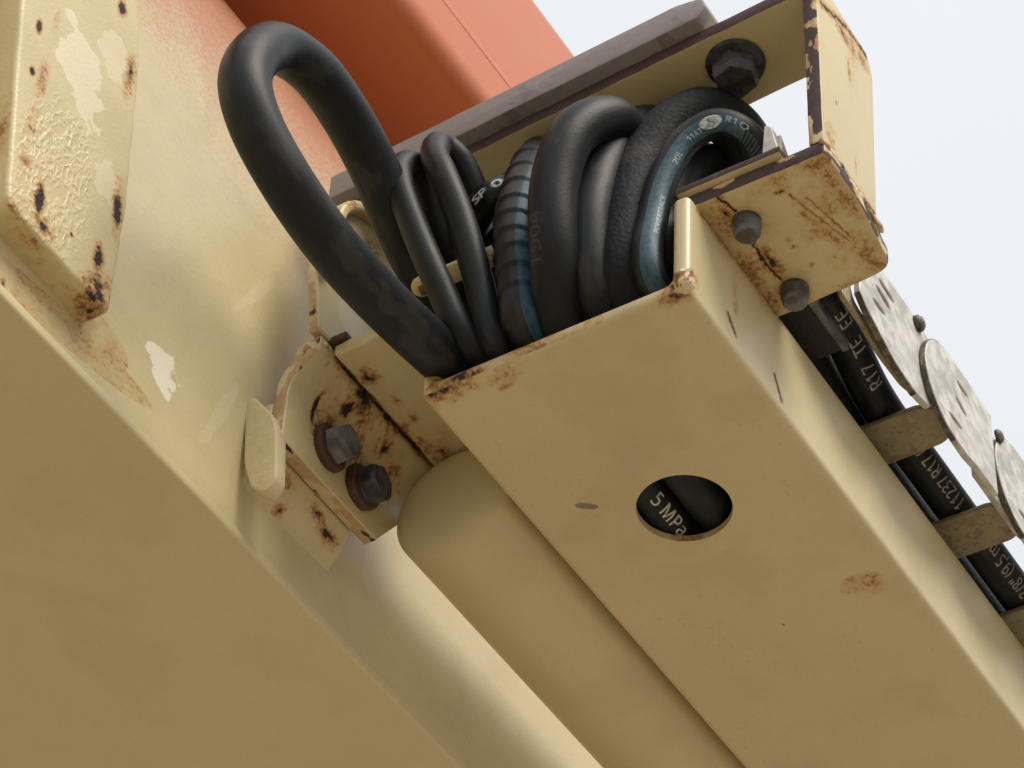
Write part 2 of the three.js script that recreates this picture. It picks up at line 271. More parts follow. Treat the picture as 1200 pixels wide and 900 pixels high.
// ------------------------------------------------------------------ the beige boom
const ZB = -211, YB = -46, YT = 297;
{
  const t = thing('boom_section', 'large beige painted steel boom with flat underside and rounded upper edge', 'boom', [60, YB, ZB - 150]);
  const zz = ZB;
  const pts = [[zz - 300, YB], [zz, YB], [zz, YT], [zz - 300, YT]];
  // flat side that rolls over under the orange boom
  const bp = new THREE.Shape(), R = 72, yc = YT - R, AR = rad(90); bp.moveTo(zz - 420, YB); bp.lineTo(zz, YB); bp.lineTo(zz, yc); bp.absarc(zz - R, yc, R, 0, AR, false); bp.lineTo(zz - 420, YT); bp.lineTo(zz - 420, YB);
  const prof = bp;
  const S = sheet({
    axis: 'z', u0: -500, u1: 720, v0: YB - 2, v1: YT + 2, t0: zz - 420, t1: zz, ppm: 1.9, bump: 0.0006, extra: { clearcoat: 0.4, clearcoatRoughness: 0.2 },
    main: paint([
      blob(4, 332, 'z', zz, 3, 4, 1.2), blob(60, 370, 'z', zz, 30, 4, -0.1, 0.1, .6), blob(112, 390, 'z', zz, 10, 5, 0.0, 0, .7),
      blob(375, 600, 'z', zz, 6, 4, 0.7), blob(352, 590, 'z', zz, 5, 3, 0.6), blob(385, 620, 'z', zz, 5, 2.5, 0.6), blob(290, 640, 'z', zz, 3, 1.5, 0.8),
    ], {
      seed: 2, pale: [
        { ...blob(190, 431, 'z', zz, 8, 12, 1, 0.6), n: 1.7, k: 0.95, c: [0.86, 0.82, 0.68] }, { ...blob(258, 485, 'z', zz, 4, 26, 1, -0.35), k: 0.28, c: [0.8, 0.74, 0.55] },
        { ...blob(300, 345, 'z', zz, 3, 22, 1, -0.5), k: 0.22, c: [0.8, 0.74, 0.55] }, { ...blob(235, 110, 'z', zz, 3, 20, 1, 0.3), k: 0.15 },
      ],
      after: (x, y, col, rough, h) => {
        h += 0.10 * (vn(x * 0.75 + 5, y * 0.75) - 0.5);   // orange peel of the thick paint
        // orange tint along the upper edge: mottled clouds of fine specks, thinning downwards
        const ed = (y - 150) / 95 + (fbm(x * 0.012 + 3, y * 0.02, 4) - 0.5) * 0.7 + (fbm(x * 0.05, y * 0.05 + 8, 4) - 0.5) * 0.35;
        if (ed > -0.1) { const speck = vn(x * 1.9 + 31, y * 1.9) * 0.55 + vn(x * 0.8, y * 0.8 + 12) * 0.45; const m = sm(-0.5, 0.5, ed * 0.85 - speck + 0.08); col = mix(col, [0.56, 0.215, 0.125], m * 0.86); }
        return [col, rough, h];
      },
    }),
    a: paint([], { seed: 5 }), b: paint([], { seed: 6, dirt: 0.8 }),
  });
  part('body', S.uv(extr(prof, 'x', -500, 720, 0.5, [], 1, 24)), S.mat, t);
  // lip of the bottom plate along the lower edge
  const ub = sheet({ axis: 'y', u0: -500, u1: 720, v0: ZB - 422, v1: ZB + 4, ppm: 1.6, main: paint([], { seed: 9, dirt: 0.5, specks: 0.15 }), t0: YB - 6.4, t1: YB });
  part('bottom_plate', ub.uv(extr([[-500, ZB - 420], [720, ZB - 420], [720, ZB + 3], [-500, ZB + 3]], 'y', YB - 6.6, YB - 0.2, 2.0, [], 4)), ub.mat, t);
  // thick reinforcement block, rusted through the paint
  const zf = ZB + 13, q = (px, py) => P2(px, py, 'z', zf);
  const poly = rpoly([q(8, 236), q(128, 370), q(150, 240), q(166, 60), q(160, -60), q(30, -60)], [5, 4, 10, 10, 0, 5]);
  const B = sheet({
    axis: 'z', u0: -260, u1: -90, v0: -40, v1: 230, t0: ZB, t1: zf, ppm: 4, bump: 0.0012,
    main: paint([
      blob(46, 235, 'z', zf, 3.5, 11, 1.5, 0.1), blob(50, 265, 'z', zf, 7, 7, 1.15, 0), blob(115, 303, 'z', zf, 4, 9, 1.6, 0), blob(114, 345, 'z', zf, 9, 12, 0.95, 0, 1.4), blob(46, 31, 'z', zf, 2.4, 5, 1.7, 0, .5), blob(38, 84, 'z', zf, 2.2, 3.6, 1.7, 0, .5), blob(143, 10, 'z', zf, 3.5, 6, 1.6, 0, .6),
      blob(153, 85, 'z', zf, 3, 14, 0.75), blob(138, 245, 'z', zf, 3.5, 14, 1.15, 0.15), blob(30, 190, 'z', zf, 3, 6, 0.5), blob(45, 110, 'z', zf, 1.6, 26, 0.2, 0), blob(84, 275, 'z', zf, 1.5, 1.5, 1.3, 0, .3), blob(28, 262, 'z', zf, 12, 5, 0.4),
    ], {
      seed: 3, pale: [{ ...blob(95, 85, 'z', zf, 13, 26, 1, 0.5), n: 1.5, k: 0.55, c: [0.82, 0.76, 0.58] }, { ...blob(125, 215, 'z', zf, 8, 12, 1), k: 0.4 }, { ...blob(135, 65, 'z', zf, 10, 14, 1), k: 0.4 }],
      after: (x, y, col, rough, h) => {   // wrinkled, blistered paint on the lower half
        const [cx, cy] = P2(62, 215, 'z', zf); const d = Math.hypot((x - cx) / 26, (y - cy) / 50); const w = sm(1.15, 0.7, d + (fbm(x * 0.06, y * 0.06, 3) - 0.5) * 0.5);
        if (w > 0) { const r = 1 - Math.abs(fbm(x * 0.34 + 3, y * 0.2, 3) - 0.5) * 5; const rr = Math.max(0, r); h += w * (rr * 0.3 - 0.06); col = mix(col, [0.70, 0.61, 0.36], w * rr * 0.35); }
        return [col, rough, h];
      },
    }),
    a: paint([{ x: 20, y: ZB + 6, rx: 8, ry: 8, k: 0.3 }], { seed: 12 }), b: paint([{ x: -118, y: ZB + 8, rx: 16, ry: 12, k: 0.9 }, { x: -165, y: ZB + 10, rx: 10, ry: 6, k: 0.5 }], { seed: 13 }),
  });
  part('reinforcement_block', B.uv(extr(ragged(poly, 9, 0.7, 7), 'z', ZB - 3, zf, 2.2, [], 4)), B.mat, t, 'thick plate with rusted pits and wrinkled paint');
  // pad that the angle bracket is welded to, and its fat weld at the end
  const pz = -200.4, pq = (px, py) => P2(px, py, 'z', pz);
  const pad = sheet({ axis: 'z', u0: -40, u1: 70, v0: -45, v1: 30, t0: ZB, t1: pz, ppm: 4, main: paint([blob(378, 600, 'z', pz, 7, 4, 0.6), blob(345, 590, 'z', pz, 4, 3, 0.8), blob(340, 560, 'z', pz, 8, 5, 0.35), blob(390, 622, 'z', pz, 7, 3, 0.75)], { seed: 15 }) });
  { const g = extr(rpoly([[-200.6, 26], [-200.6, 0.5], [-204.5, -11], [ZB - 2, -21], [ZB - 2, 26]], [1, 3, 6, 0, 0], 5), 'x', -9, 56, 2.4, [], 4), P = g.attributes.position; for (let i = 0; i < P.count; i++) { const k = fbm(P.getX(i) * 0.09, 3.3, 3) - 0.5; P.setY(i, P.getY(i) + (P.getY(i) < 5 ? k * 5 : 0)); } g.computeVertexNormals(); part('mounting_pad', pad.uv(toCreasedNormals(g, 0.7)), pad.mat, t); }
  const tab = rpoly([[288, 474], [296, 464], [320, 486], [325, 505], [324, 562], [312, 578], [294, 572], [286, 545]].map(p => P2(p[0], p[1], 'x', -13)), 4);
  part('weld_tab', boxUV(extr(tab, 'x', -13.5, -6, 1.0, [], 3), 25), mWeldPale, t, 'pale painted tab at the end of the mounting pad');
}

// ------------------------------------------------------------------ the orange boom above
{
  const yo = 298, e = at(508, 58, 'y', yo), zo = e.z + 3;
  const top = at(652, 28, 'z', zo).y, seam = at(557, 47, 'z', zo).y;
  const t = thing('inner_boom', 'orange red painted steel box boom above the beige boom', 'boom', [0, yo, zo - 100]);
  const ORANGE = [0.58, 0.155, 0.052];
  const mk = seed => { const p = paint([], { seed, base: ORANGE, dirt: 0.35 }); return (x, y) => { const q = p(x, y); q[3] = 0.42 + (q[3] - 0.42) * 0.6; return q; }; };
  const S = sheet({ axis: 'z', u0: -400, u1: 500, v0: yo - 2, v1: top + 2, t0: zo - 220, t1: zo, ppm: 1.6, main: mk(21), a: mk(22), b: mk(23), extra: { clearcoat: 0.4, clearcoatRoughness: 0.35 } });
  part('body', S.uv(extr(rpoly([[zo - 220, yo], [zo, yo], [zo, top], [zo - 220, top]], [14, 15, 10, 10], 8), 'x', -400, 500, 0.5, [], 1)), S.mat, t);
  const g = extr([[-399, seam - 2.2], [499, seam - 2.2], [499, seam + 2.2], [-399, seam + 2.2]], 'z', zo - 3, zo + 0.2, 0.2, [], 2);
  part('weld_seam', S.uv(g), S.mat, t);
}

// ------------------------------------------------------------------ pipe between boom and trough
{
  const R = 31, yc = 18.6, zc = -161.4, x0 = at(519, 588, 'y', yc).x;
  const t = thing('guard_pipe', 'smooth beige painted pipe with closed rounded end under the shelf of the rusty angle bracket', 'pipe', [x0, yc - R, zc]);
  const pts = []; for (let i = 0; i <= 18; i++) { const a = i / 18 * Math.PI / 2; pts.push([R * Math.pow(Math.sin(a), 0.6), 9 * (1 - Math.pow(Math.cos(a), 0.6)) - 2]); } for (const l of [40, 200, 420, 640]) pts.push([R, l]);
  let g = lathe(pts, 64); g.rotateZ(-Math.PI / 2); g.translate(x0, yc, zc);
  const S = sheet({ axis: 'y', u0: x0 - 30, u1: x0 + 660, v0: zc - 32, v1: zc + 32, t0: yc - R, t1: yc + R, ppm: 2.2, main: paint([], { seed: 31, dirt: 0.6 }), a: paint([], { seed: 31, dirt: 0.6 }), b: paint([], { seed: 31, dirt: 0.6 }), bump: 0.0004 });
  part('body', S.uv(g), S.mat, t);
}

// ------------------------------------------------------------------ hose trough
{
  const t = thing('hose_trough', 'beige steel trough with an oval looking hole in its underside and hoses in its mouth', 'trough', [0, 0, -63]);
  const W = -128.6;
  const outer = rpoly([[W, 0], [0, 0], [0, 59], [-8, 59], [-8, 8], [W + 8, 8], [W + 8, 57], [W, 57]], [5, 5, 3, 3, 4, 4, 3, 3], 7);
  let g = extr(outer, 'x', 0, 640, 3.2, [], 5);
  const hc = at(802, 596, 'y', 0), h2 = at(802, 558, 'y', 0), h3 = at(743, 594, 'y', 0);
  const R = 0.5 * (Math.hypot(h2.x - hc.x, h2.z - hc.z) + Math.hypot(h3.x - hc.x, h3.z - hc.z));
  const ev = new Evaluator(); ev.useGroups = false; ev.attributes = ['position', 'normal'];
  const mkB = gg => { gg.deleteAttribute('uv'); const b = new Brush(gg); b.updateMatrixWorld(); return b; };
  const cyl = new THREE.CylinderGeometry(R, R, 30, 56).toNonIndexed(); cyl.translate(hc.x, 2, hc.z);
  let r1 = ev.evaluate(mkB(g), mkB(cyl), SUBTRACTION);
  const bx = new THREE.BoxGeometry(70, 80, 12).toNonIndexed(); bx.translate(0, 52, W + 2.1);
  let r2 = ev.evaluate(r1, mkB(bx), SUBTRACTION);
  const fl = new THREE.BoxGeometry(640, 6, 110).toNonIndexed(); fl.translate(336, 6.5, W / 2);
  r2 = ev.evaluate(r2, mkB(fl), SUBTRACTION);
  const S = sheet({
    axis: 'y', u0: -6, u1: 645, v0: W - 2, v1: 2, t0: 0, t1: 60, ppm: 3, bump: 0.0005, extra: { clearcoat: 0.25, clearcoatRoughness: 0.25 },
    main: paint([
      blob(520, 452, 'y', 0, 7, 26, 0.75, 0, 1.1), blob(496, 455, 'y', 0, 6, 9, 0.9), blob(790, 345, 'y', 0, 5, 8, 0.7), blob(700, 372, 'y', 0, 1.5, 2, 0.9, 0, .4), blob(588, 455, 'y', 0, 1.5, 4, 0.55), blob(560, 452, 'y', 0, 3, 14, 0.35),
      blob(1012, 686, 'y', 0, 4, 5, 0.12, 0, .8), blob(918, 732, 'y', 0, 0.9, 0.9, 1.2, 0, .3), 
    ], {
      seed: 41, dirt: 0.9, specks: 0.22, pale: [{ ...blob(687, 593, 'y', 0, 5.2, 2.0, 1, 0.95), n: 0.9, k: 0.8, c: [0.16, 0.14, 0.11] }],
    }),
    a: paint([{ x: -110, y: 4, rx: 20, ry: 9, k: 0.75 }, { x: -122, y: 6, rx: 7, ry: 14, k: 0.8 }, { x: -6, y: 5, rx: 8, ry: 8, k: 0.8 }, { x: -70, y: 3, rx: 14, ry: 5, k: 0.05 }], { seed: 42, dirt: 0.8 }),
    b: paint([lin([[853, 368], [862, 392]], 'z', 0, 2.0, 1.0, 1), lin([[908, 440], [916, 470]], 'z', 0, 1.8, 1.1, 1), blob(862, 345, 'z', 0, 1.5, 8, 0.25), lin([[818, 246], [918, 378]], 'z', 0, 3, 0.6, 3), blob(812, 330, 'z', 0, 4, 6, 0.5)], { seed: 43, dirt: 0.7, pale: [{ ...blob(985, 500, 'z', 0, 9, 4, 1, 0), k: 0.2, c: [.72, .64, .42] }] }),
  });
  part('body', S.uv(r2.geometry), S.mat, t);
  const c = at(799, 326, 'x', -2);
  part('weld_bead', lump([c.x + 2, c.y, c.z], [4, 6.5, 5], 9, 0.35), mWeld, t, 'rusty weld on the corner of the mouth');
}

// ------------------------------------------------------------------ angle bracket on the boom, with shelf and upright
{
  const t = thing('angle_bracket', 'rusty cracked beige angle bracket with two bolts welded to the boom side', 'bracket', [26, -1, -196]);
  const xa = -9, xb = 84;
  // bent leg, profile (z,y)
  const prof = rpoly([[-200, 0.5], [-193, 0.5], [-193, 35], [-178.5, 49], [-178.5, 57], [-184.5, 57], [-200, 40]], [1, 1, 7, 2, 2, 5, 8], 6);
  const L = sheet({
    axis: 'z', u0: xa - 2, u1: xb + 2, v0: -2, v1: 60, t0: -201, t1: -177, ppm: 8, bump: 0.0009,
    main: paint([
      blob(400, 470, 'z', -190, 14, 7, 0.85, -0.5, 1.3), blob(430, 500, 'z', -190, 14, 7, 0.9, -0.5, 1.3), blob(460, 530, 'z', -190, 12, 5, 0.65, -0.5, 1.3), blob(366, 482, 'z', -193, 2, 10, 1.7, 0.1, .6), blob(390, 486, 'z', -193, 6, 5, 1.5, 0, 1.5), blob(432, 532, 'z', -193, 7, 6, 1.5, 0, 1.5), blob(372, 500, 'z', -193, 5, 9, 0.9, 0, 1.4), blob(385, 425, 'z', -183, 8, 4, 0.5), blob(415, 530, 'z', -193, 9, 9, 0.5), blob(385, 500, 'z', -193, 10, 10, 0.6), blob(440, 560, 'z', -193, 10, 8, 0.5), lin([[402, 432], [490, 530]], 'z', -179, 2.6, 0.9, 3),
    ], { seed: 51, dirt: 1.5 }),
    a: edge({ seed: 52, maroon: -0.1, tan: 0.85 }), b: edge({ seed: 53, maroon: -0.05, tan: 0.65 }),
  });
  { const g = extr(prof, 'x', xa, xb, 1.2, [], 3), P = g.attributes.position; for (let i = 0; i < P.count; i++) if (P.getX(i) > 60) P.setX(i, 60 + (P.getX(i) - 60) * (0.2 + 0.8 * sm(0, 26, P.getY(i)))); part('leg', L.uv(g), L.mat, t); }
  // shelf plate
  const yS = 50;
  const Sh = sheet({
    axis: 'y', u0: -6, u1: 100, v0: -182, v1: -120, t0: yS, t1: yS + 7, ppm: 7, bump: 0.0008,
    main: paint([lin([[400, 430], [440, 475], [492, 532]], 'y', yS, 2.2, 1.35, 4), blob(430, 440, 'y', yS, 6, 4, 0.6), blob(470, 505, 'y', yS, 16, 5, 0.75, 0.1, 1.4), blob(500, 525, 'y', yS, 12, 6, 0.7), blob(465, 470, 'y', yS, 3, 2, 0.6), blob(485, 490, 'y', yS, 3, 3, 0.6), blob(520, 530, 'y', yS, 10, 5, 0.4)], { seed: 55, dirt: 1.4 }),
    a: edge({ seed: 56, maroon: -0.2, tan: 0.35 }), b: edge({ seed: 57, maroon: 0.4 }),
  });
  part('shelf', Sh.uv(extr(ragged([[-1, -176.6], [-1, -130], [96, -130], [96, -176.6]], 4, 0.9, 3), 'y', yS, yS + 7, 1.6, [], 3)), Sh.mat, t);
  part('added_backing_strip', boxUV(extr([[-3, -186], [94, -186], [94, -170], [-3, -170]], 'y', 57.3, 60.5, 0.5, [], 1), 30), mRust, t);  // added strip, keeps light from above out of the crack so it stays dark
  // upright plate with a raised rounded rim, behind the hoses
  const zu = -178, q = (px, py) => P2(px, py, 'z', zu);
  const out = rpoly([[-12, 58], [40, 58], [44, 158], [8, 158], [-14, 140], [-19, 90]], [2, 2, 2, 16, 26, 10], 6);
  const U = sheet({ axis: 'z', u0: -24, u1: 50, v0: 54, v1: 165, t0: zu - 6, t1: zu, ppm: 6, bump: 0.0008, main: paint([blob(415, 300, 'z', zu, 6, 10, 0.25), blob(400, 240, 'z', zu, 4, 8, 0.5), blob(425, 230, 'z', zu, 6, 4, 0.4), blob(440, 300, 'z', zu, 8, 14, 0.2)], { seed: 61, dirt: 1.3, pale: [{ ...blob(412, 375, 'z', zu, 10, 14, 1), n: 0.8, k: 0.5, c: [0.72, 0.67, 0.55] }] }), a: edge({ seed: 62, maroon: -0.05, tan: 0.7 }), b: edge({ seed: 63, maroon: -0.05, tan: 0.7 }) });
  part('upright', U.uv(extr(out, 'z', zu - 6, zu, 1.5, [], 3)), U.mat, t);
  const rim = rpoly([[-19, 90], [-14, 140], [8, 158], [44, 158], [44, 154], [10, 153], [-9, 137.5], [-14, 92]], [0, 24, 16, 0, 0, 14, 20, 0], 7);
  part('rim', U.uv(extr(rim, 'z', zu - 1, zu + 6, 1.6, [], 3)), U.mat, t);
  let rod = new THREE.CapsuleGeometry(4.6, 62, 6, 16); rod.rotateX(Math.PI / 2); rod.translate(2, 75, -104);
  part('tie_rod', boxUV(rod, 60), mPaint, t, 'stub of rusty beige tie rod behind the hoses');
  // two bolts pointing outwards, thick rusted washers
  for (const [px, py, sp, grey] of [[383, 527, 0.35, 1], [420, 574, 0.1, 0]]) {
    const p = at(px, py, 'z', -193);
    const ring = []; for (let i = 0; i < 26; i++) { const a = i / 26 * Math.PI * 2, r = 10.6 + 2.6 * (fbm(Math.cos(a) * 1.6 + px, Math.sin(a) * 1.6, 3) - 0.4); ring.push([p.x + r * Math.cos(a), p.y + r * Math.sin(a)]); }
    const w = part('washer', boxUV(extr(ring, 'z', -193.4, -188.6, 1.1, [], 2), 30), mRust, t);
    part('bolt', boxUV(orient(hexPrism(9.0, 8.5), [0.06, 0.02, 1], [p.x + 0.4, p.y + 0.4, -188.8], sp), 30), grey ? mBoltGrey : mBolt, w);
  }
  // weld along the upper front of the bend, thick with paint
  const wp = at(372, 404, 'x', -7);
  part('weld_bead', lump([-5, 52, -186], [5, 5, 8], 3, 0.3), mWeld, t);
}

// ------------------------------------------------------------------ C-shaped bracket over the trough
const TILT = 0.06, plateY = z => 161 + TILT * (z + 70);
{
  const t = thing('c_bracket', 'rusty beige C shaped steel bracket bolted over the trough wall', 'bracket', [40, 59, 29]);
  // lower flange
  const F = sheet({
    axis: 'y', u0: 2, u1: 90, v0: -8, v1: 66, t0: 59.2, t1: 67, ppm: 7, bump: 0.0008,
    main: paint([
      blob(876, 266, 'y', 59, 8, 8, 0.75, 0, 0.8), blob(932, 345, 'y', 59, 9, 9, 0.85, 0, 0.9), lin([[840, 232], [862, 248]], 'y', 59, 1.4, 1.1, 3), lin([[882, 285], [895, 308], [915, 328]], 'y', 59, 1.3, 1.1, 4), blob(905, 310, 'y', 59, 14, 3, 0.5, 0, 1.3), blob(850, 250, 'y', 59, 10, 3, 0.55, 0, 1.2), blob(830, 245, 'y', 59, 8, 4, 0.4),
      lin([[925, 228], [962, 258], [995, 282]], 'y', 59, 1.1, 0.62, 2), lin([[945, 232], [980, 262], [1000, 280]], 'y', 59, 0.9, 0.6, 2), lin([[940, 250], [985, 285]], 'y', 59, 2.2, 0.45, 3), blob(970, 270, 'y', 59, 14, 5, 0.2, -0.1, 1.0), blob(905, 215, 'y', 59, 4, 10, 0.5), blob(915, 225, 'y', 59, 2.5, 5, 1.0), blob(1020, 300, 'y', 59, 22, 6, 0.5, 0, .7), blob(960, 190, 'y', 59, 5, 9, 0.5, 0, .8), blob(985, 225, 'y', 59, 20, 4, 0.45, 0, .8), blob(990, 340, 'y', 59, 4, 16, 0.4, 0, .7), blob(930, 290, 'y', 59, 2, 2, 0.7), blob(952, 310, 'y', 59, 1.6, 1.6, 0.8), blob(925, 283, 'y', 59, 1.6, 1.6, 0.7), blob(900, 355, 'y', 59, 8, 6, 0.6), blob(880, 320, 'y', 59, 14, 3, 0.4),
    ], { seed: 71, dirt: 1.4 }),
    a: edge({ seed: 72, maroon: 0.8, tan: 0.8 }), b: edge({ seed: 73, maroon: 0.6, tan: 0.8 }),
  });
  const fq = (px, py) => P2(px, py, 'y', 59.2);
  part('flange', F.uv(extr(ragged(rpoly([[fq(816, 240)[0], -7], fq(966, 178), fq(1003, 228), fq(1047, 314), [fq(920, 370)[0], -7]], [1, 2, 3, 8, 2]), 5, 0.45, 5), 'y', 59.2, 67, 1.0, [], 2)), F.mat, t);
  // outer side plate
  const zo = 59, V = sheet({
    axis: 'z', u0: 0, u1: 70, v0: 55, v1: 185, t0: zo - 7, t1: zo, ppm: 6, bump: 0.0007,
    main: paint([
      lin([[962, 4], [990, 30], [1022, 75]], 'z', zo, 3.5, 0.9, 5), blob(985, 35, 'z', zo, 8, 5, 0.8, -0.3), blob(1000, 62, 'z', zo, 2.5, 14, 0.35), blob(1012, 75, 'z', zo, 5, 6, 0.6), lin([[972, 172], [1000, 215], [1026, 252]], 'z', zo, 2.4, 0.85, 3), blob(1015, 240, 'z', zo, 7, 5, 0.5), blob(1003, 195, 'z', zo, 0.9, 6, 0.55, 0, .6), blob(980, 120, 'z', zo, 0.8, 1.6, 0.8, 0, .5), blob(996, 90, 'z', zo, 1, 8, 0.2), blob(975, 165, 'z', zo, 4, 7, 0.7),
    ], { seed: 75, dirt: 0.8 }),
    a: edge({ seed: 78, maroon: 0.5, tan: 0.95 }), b: edge({ seed: 77, maroon: 0.5, tan: 0.9 }),
  });
  const vq = (px, py) => P2(px, py, 'z', zo);
  part('side_plate', V.uv(extr(ragged(rpoly([[8, 67.2], vq(1028, 258), vq(1023, 88), [56, 178], [7.5, 181]], [1, 5, 6, 3, 2]), 6, 0.5, 8), 'z', zo - 7, zo, 1.0, [], 2)), V.mat, t);
  // corner weld between flange and side plate
  const wl = []; for (let i = 0; i < 9; i++) wl.push(lump([11 + i * 6.3, 66.5 + (i % 3) * 0.4, 58.3 - i * 0.15], [4.4, 1.9, 1.7], 20 + i, 0.18));
  part('weld_bead', mergeGeometries(wl), mWeld, t);
  // top plate, rising slightly outwards
  const TP = sheet({ axis: 'y', u0: 0, u1: 60, v0: -192, v1: 56, t0: 155, t1: 178, ppm: 4, main: paint([blob(700, 105, 'y', 162, 3, 5, 0.3)], { seed: 81, dirt: 1.2 }), a: edge({ seed: 86, maroon: 1.15, tan: 0.8 }), b: edge({ seed: 83, maroon: 0.8 }), bump: 0.0006 });
  let g = extr(ragged([[5.5, -180], [5.5, 51.4], [48, 51.4], [48, -180]], 9, 0.5, 6), 'y', 161, 168.6, 0.7, [], 2);
  { const P = g.attributes.position; for (let i = 0; i < P.count; i++) P.setY(i, P.getY(i) + TILT * (P.getZ(i) + 70)); }
  part('packing_plate', TP.uv(extr(ragged([[5, -9], [5, 40], [44, 40], [44, -9]], 6, 0.4, 9), 'y', 67.3, 71.2, 0.6, [], 2)), TP.mat, t);
  part('top_plate', TP.uv(g), TP.mat, t, 'top plate with a bare rusted front edge');
  // bolts
  const bolt = (p, r, len, dirY) => {
    const b = part('bolt', boxUV(orient(lathe([[0, 0], [r * 1.05, 0], [r * 1.05, len * 0.3], [r * 0.97, len * 0.36], [r * 1.03, len * 0.45], [r * 0.95, len * 0.52], [r * 1.01, len * 0.6], [r * 0.93, len * 0.68], [r * 0.96, len * 0.8], [r * 0.8, len * 0.95], [r * 0.62, len], [r * 0.5, len * 0.96], [0, len * 0.95]], 24), [0.02, -1, 0.01], p), 30), mBoltGrey, t);
    return b;
  };
  for (const [px, py] of [[875, 259], [931, 338]]) { const p = at(px, py, 'y', 59.4); bolt([p.x, 59.6, p.z], 6.0, 10); }
  const p = at(862, 72, 'y', plateY(20)); const yb = plateY(p.z) + 0.2;
  const hb = part('hex_bolt', boxUV(orient(hexPrism(10.6, 11), [0, -1, 0], [p.x, yb - 3.4, p.z], 0.3), 30), mBolt, t, 'large dark hex bolt under the top plate');
  part('washer', boxUV(orient(lathe([[0, 0], [13.2, 0], [13.6, 1], [13.0, 3.4], [0, 3.6]], 30), [0, -1, 0], [p.x, yb, p.z]), 30), mBolt, hb);
}
// grey flat bar lying on the top plate
{
  const t = thing('flat_bar', 'grey steel flat bar lying along the top plate of the bracket', 'bar', [15, 169, -90]);
  const q = [[-192, 0], [4, 0], [9, 5.5], [7, 13], [-8, 16.5], [-192, 16.5]].map(([z, y]) => [z, y + 168.9 + TILT * (z + 70)]);
  part('body', boxUV(extr(ragged(rpoly(q, [1, 1, 1, 2, 3, 1]), 12, 0.35, 3), 'x', -1.5, 32, 0.8, [], 2), 80), mGreyBar, t);
  const n = at(686, 60, 'x', 16);
  part('nut', boxUV(orient(hexPrism(8, 7), [0, 1, 0], [16, 185.2 + TILT * (-40 + 70) - 0.2, n.z - 6], 0.2), 30), mBolt, t);
}

// ------------------------------------------------------------------ hoses
const REF = FW.clone().negate();
// sweep a round section along points; N faces the REF side; u along the length, v round it (0.5 faces REF)
function sweep(pts, r, nl, nr, rf, ref = true) {
  const cv = new THREE.CatmullRomCurve3(pts, false, 'centripetal'); cv.arcLengthDivisions = 800;
  const L = cv.getLength(), C = [], T = [];
  for (let i = 0; i <= nl; i++) { C.push(cv.getPointAt(i / nl)); T.push(cv.getTangentAt(i / nl)); }
  const pos = [], nor = [], uv = [], idx = []; let N = null;
  for (let i = 0; i <= nl; i++) {
    if (ref) { N = REF.clone().addScaledVector(T[i], -REF.dot(T[i])).normalize(); } else if (!N) { N = REF.clone().addScaledVector(T[i], -REF.dot(T[i])).normalize(); } else { N = N.clone().addScaledVector(T[i], -N.dot(T[i])).normalize(); }
    const B = T[i].clone().cross(N), s = i / nl, rr = rf ? rf(s * L) : r;
    for (let j = 0; j <= nr; j++) {
      const th = (j / nr - 0.5) * Math.PI * 2, d = N.clone().multiplyScalar(Math.cos(th)).addScaledVector(B, Math.sin(th));
      pos.push(C[i].x + d.x * rr, C[i].y + d.y * rr, C[i].z + d.z * rr); nor.push(d.x, d.y, d.z); uv.push(s, 0.5 - th / (2 * Math.PI));
    }
  }
  for (let i = 0; i < nl; i++) for (let j = 0; j < nr; j++) { const a = i * (nr + 1) + j, b = a + nr + 1; idx.push(a, a + 1, b, b, a + 1, b + 1); }
  // end caps
  for (const [e, f] of [[0, 1], [nl, 0]]) { const c = pos.length / 3, t = T[e]; pos.push(C[e].x, C[e].y, C[e].z); nor.push(t.x * (f ? -1 : 1), t.y * (f ? -1 : 1), t.z * (f ? -1 : 1)); uv.push(e / nl, 0.5); for (let j = 0; j < nr; j++) { const a = e * (nr + 1) + j; f ? idx.push(c, a + 1, a) : idx.push(c, a, a + 1); } }
  const g = new THREE.BufferGeometry(); g.setAttribute('position', new THREE.Float32BufferAttribute(pos, 3)); g.setAttribute('normal', new THREE.Float32BufferAttribute(nor, 3)); g.setAttribute('uv', new THREE.Float32BufferAttribute(uv, 2)); g.setIndex(idx);
  if (rf) g.computeVertexNormals();
  g.userData = { L, sNear: p => { let b = 1e9, k = 0; for (let i = 0; i <= nl; i++) { const d = C[i].distanceTo(p); if (d < b) { b = d; k = i; } } return k / nl * L; } };
  return g;
}
